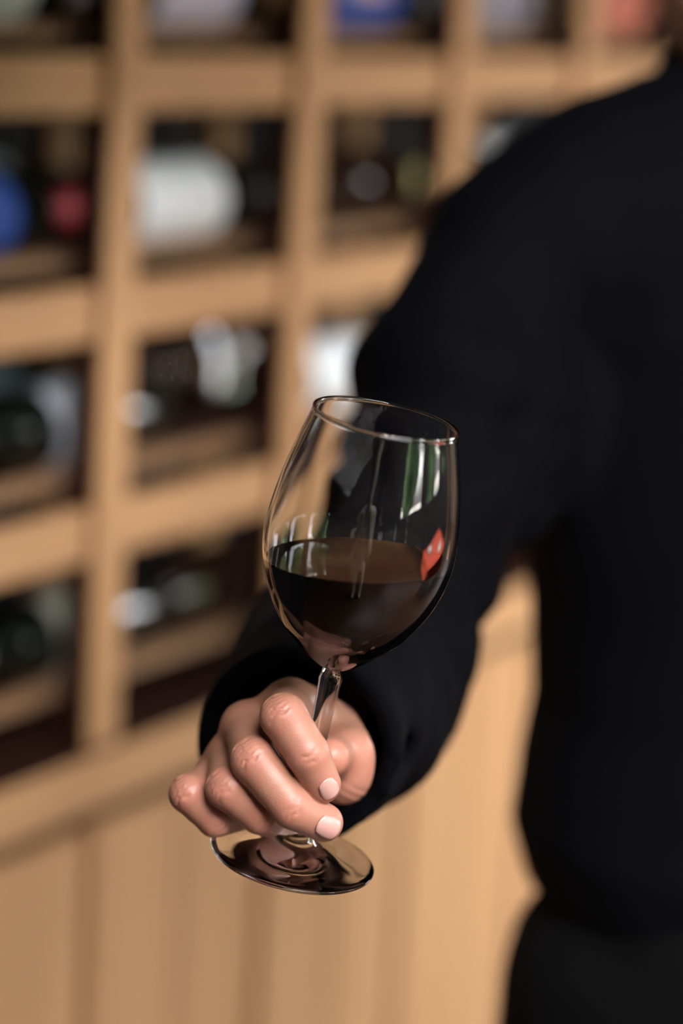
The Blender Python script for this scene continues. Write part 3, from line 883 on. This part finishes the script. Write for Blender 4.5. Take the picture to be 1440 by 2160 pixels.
jacket['label'] = 'loose black long-sleeved jacket'
ls = Field((LE.min() * 0 + np.minimum.reduce([LS, LE, LW]) - .09), np.maximum.reduce([LS, LE, LW]) + .09, .006)
ls.cone(LS, LE, .056, .058, .01, sleeve_folds(LS, LE, .07, .004, 61)); ls.cone(LE, LW, .058, .044, .01, sleeve_folds(LE, LW, .06, .004, 62), cut=(LW, (LW - LE) / np.linalg.norm(LW - LE)))
a_, b_ = ls.mesh('sleeve'); link('jacket_sleeve', quads_mesh('jacket_sleeve', a_, b_), M_JACKET, person)
tf = Field((pelvis[0] - .26, pelvis[1] - .24, .03), (pelvis[0] + .26, pelvis[1] + .22, 1.05), .008)
tf.cone(pelvis + np.array([-.045, 0, .05]), pelvis + np.array([.06, 0, .05]), .108, .112, .03)
tf.cone(pelvis + np.array([-.05, 0, -.02]), pelvis + np.array([.05, 0, -.02]), .108, .108, .03)
for f in FL:
    hip = np.array([f[0], pelvis[1], pelvis[2] - .02])
    tf.chain([hip, np.array([f[0], f[1] - .005, .48]), np.array([f[0], f[1], .03])], [.094, .080, .070], .015, fold_noise)
a_, b_ = tf.mesh('trousers'); link('trousers', quads_mesh('trousers', a_, b_), M_TROUSER, person)
M_SHOE = plain('black_shoe_leather', (.01, .01, .01), .35)
for f in FL:
    sf = Field(f + np.array([-.08, -.24, 0]), f + np.array([.08, .10, .13]), .006)
    sf.cone(f + np.array([0, .04, .042]), f + np.array([0, -.16, .036]), .042, .040, .01)
    sf.cone(f + np.array([0, .02, .05]), f + np.array([0, .0, .09]), .04, .042, .02)
    a_, b_ = sf.mesh('shoe'); a_[:, 2] = np.maximum(a_[:, 2], 0.002); link('shoe', quads_mesh('shoe', a_, b_), M_SHOE, person)
hr = Field(HEAD - .16, HEAD + np.array([.16, .2, .2]), .006)
hr.ell(HEAD + np.array([0, .03, .045]), (.084, .100, .102), 0)
hr.carve(HEAD + np.array([0, -.13, -.03]), HEAD + np.array([0, -.12, -.16]), .105, .12, .01)
hr.carve(HEAD + np.array([0, -.13, .03]), HEAD + np.array([0, -.13, .0]), .09, .1, .01)
hr.carve(HEAD + np.array([0, .06, -.13]), HEAD + np.array([0, -.1, -.12]), .1, .1, .01)
a_, b_ = hr.mesh('hair'); link('hair', quads_mesh('hair', a_, b_), plain('dark_hair', (.012, .008, .006), .5, .4, .3, 300, .5), person)

# ------------------------------------------------------------------ seen only as reflections in the glass: garden, set table, photographer
M_LEAF = plain('tree_leaves', (.035, .085, .02), .6, .3, .6, 6.0, .3); M_BARK = plain('bark', (.08, .05, .03), .9)
def tree(u, d, h, r, seed, label):
    e = empty('tree', RM @ Matrix.Translation((u, d, 0)))
    tag(e, label, 'tree', 'trees outside the windows')
    bm = bmesh.new(); bmesh.ops.create_icosphere(bm, subdivisions=4, radius=r)
    cc = np.array([v.co for v in bm.verts]); nz = vnoise(cc[:, 0], cc[:, 1], cc[:, 2], 1.6, seed) * .35 + vnoise(cc[:, 0], cc[:, 1], cc[:, 2], 5., seed + 1) * .16
    for v, k in zip(bm.verts, nz): v.co = v.co * (1 + k); v.co.z = v.co.z * 1.25 + h
    me = bpy.data.meshes.new('crown'); bm.to_mesh(me); bm.free(); link('crown', me, M_LEAF, e)
    link('trunk', lathe_mesh('trunk', [(0, 0), (.2, 0), (.15, .5), (.12, h), (0, h)], 12), M_BARK, e)
tree(-2.2, WIN_D - 4.5, 2.6, 1.5, 71, 'leafy green tree outside, mirrored at the left of the wine glass')
tree(2.6, WIN_D - 5.0, 2.2, 1.4, 72, 'leafy green tree outside, mirrored at the upper right of the wine glass')
tree(7.4, WIN_D - 4.0, 2.3, 1.5, 73, 'leafy green tree outside, mirrored close to the right rim of the wine glass')
g_ = rbox('ground', (-30, -40, -.3), (30, 12, -.12), plain('patio_ground', (.34, .33, .28), .9, .2, .2, 2.0))
# table with a red cloth
TM = RM @ Matrix.Translation((0.55, -2.35, 0))
tb = empty('dining_table', TM); tag(tb, 'dining table under a red cloth, mirrored at the right of the wine', 'table')
M_RED = plain('red_cloth', (.52, .07, .035), .8, .2)
box('tablecloth', (-.55, -.45, .745), (.55, .45, .752), M_RED, tb, .001)
for sx in (-1, 1): box('cloth_side', (sx * .552 - .002, -.45, .50), (sx * .552 + .002, .45, .745), M_RED, tb, 0)
for sy in (-1, 1): box('cloth_side', (-.55, sy * .452 - .002, .50), (.55, sy * .452 + .002, .745), M_RED, tb, 0)
for sx in (-1, 1):
    for sy in (-1, 1): box('leg', (sx * .48 - .025, sy * .38 - .025, 0), (sx * .48 + .025, sy * .38 + .025, .745), M_DARKWOOD, tb)
PL = lathe_mesh('plate', [(0, .004), (.07, .002), (.085, .006), (.125, .016), (.127, .018), (.085, .009), (.07, .006), (0, .007)], 40)
M_CHINA = plain('white_china', (.75, .75, .72), .2)
for k, (x, y, w) in enumerate(((-.25, -.22, 'nearer the rack'), (.25, .2, 'farther from the rack'))):
    o = link('plate', PL, M_CHINA); o.matrix_world = TM @ Matrix.Translation((x, y, .7505))
    tag(o, 'round white plate on the red tablecloth, ' + ('left of the two' if k == 0 else 'right of the two'), 'plate', 'plates on the red table')
# photographer
pf = Field((-.45, -.75, 0), (.45, -.06, 1.85), .012)
hd = np.array([.02, -.24, 1.60])
pf.ell(hd, (.078, .095, .12), .02); pf.cone(hd - np.array([0, -.0, .1]), hd - np.array([0, .05, .2]), .05, .06, .03)
pf.chain([np.array([0, -.36, 1.33]), np.array([0, -.38, 1.1]), np.array([0, -.38, .92])], [.14, .13, .14], .05)
pf.cone(np.array([-.15, -.36, 1.36]), np.array([.15, -.36, 1.36]), .075, .075, .05)
for sx in (-1, 1):
    pf.chain([np.array([sx * .20, -.36, 1.35]), np.array([sx * .22, -.30, 1.10]), np.array([sx * .08, -.16, 1.38])], [.06, .05, .035], .03)
    pf.chain([np.array([sx * .09, -.38, .9]), np.array([sx * .10, -.37, .48]), np.array([sx * .10, -.40, .06]), np.array([sx * .11, -.26, .04])], [.10, .075, .06, .04], .03)
a_, b_ = pf.mesh('photographer')
ph = link('person', quads_mesh('photographer_body', a_, b_), plain('beige_linen', (.55, .50, .39), .85, .2, .15, 20))
tag(ph, 'person in beige clothes facing the glass, mirrored pale in the wine', 'person')
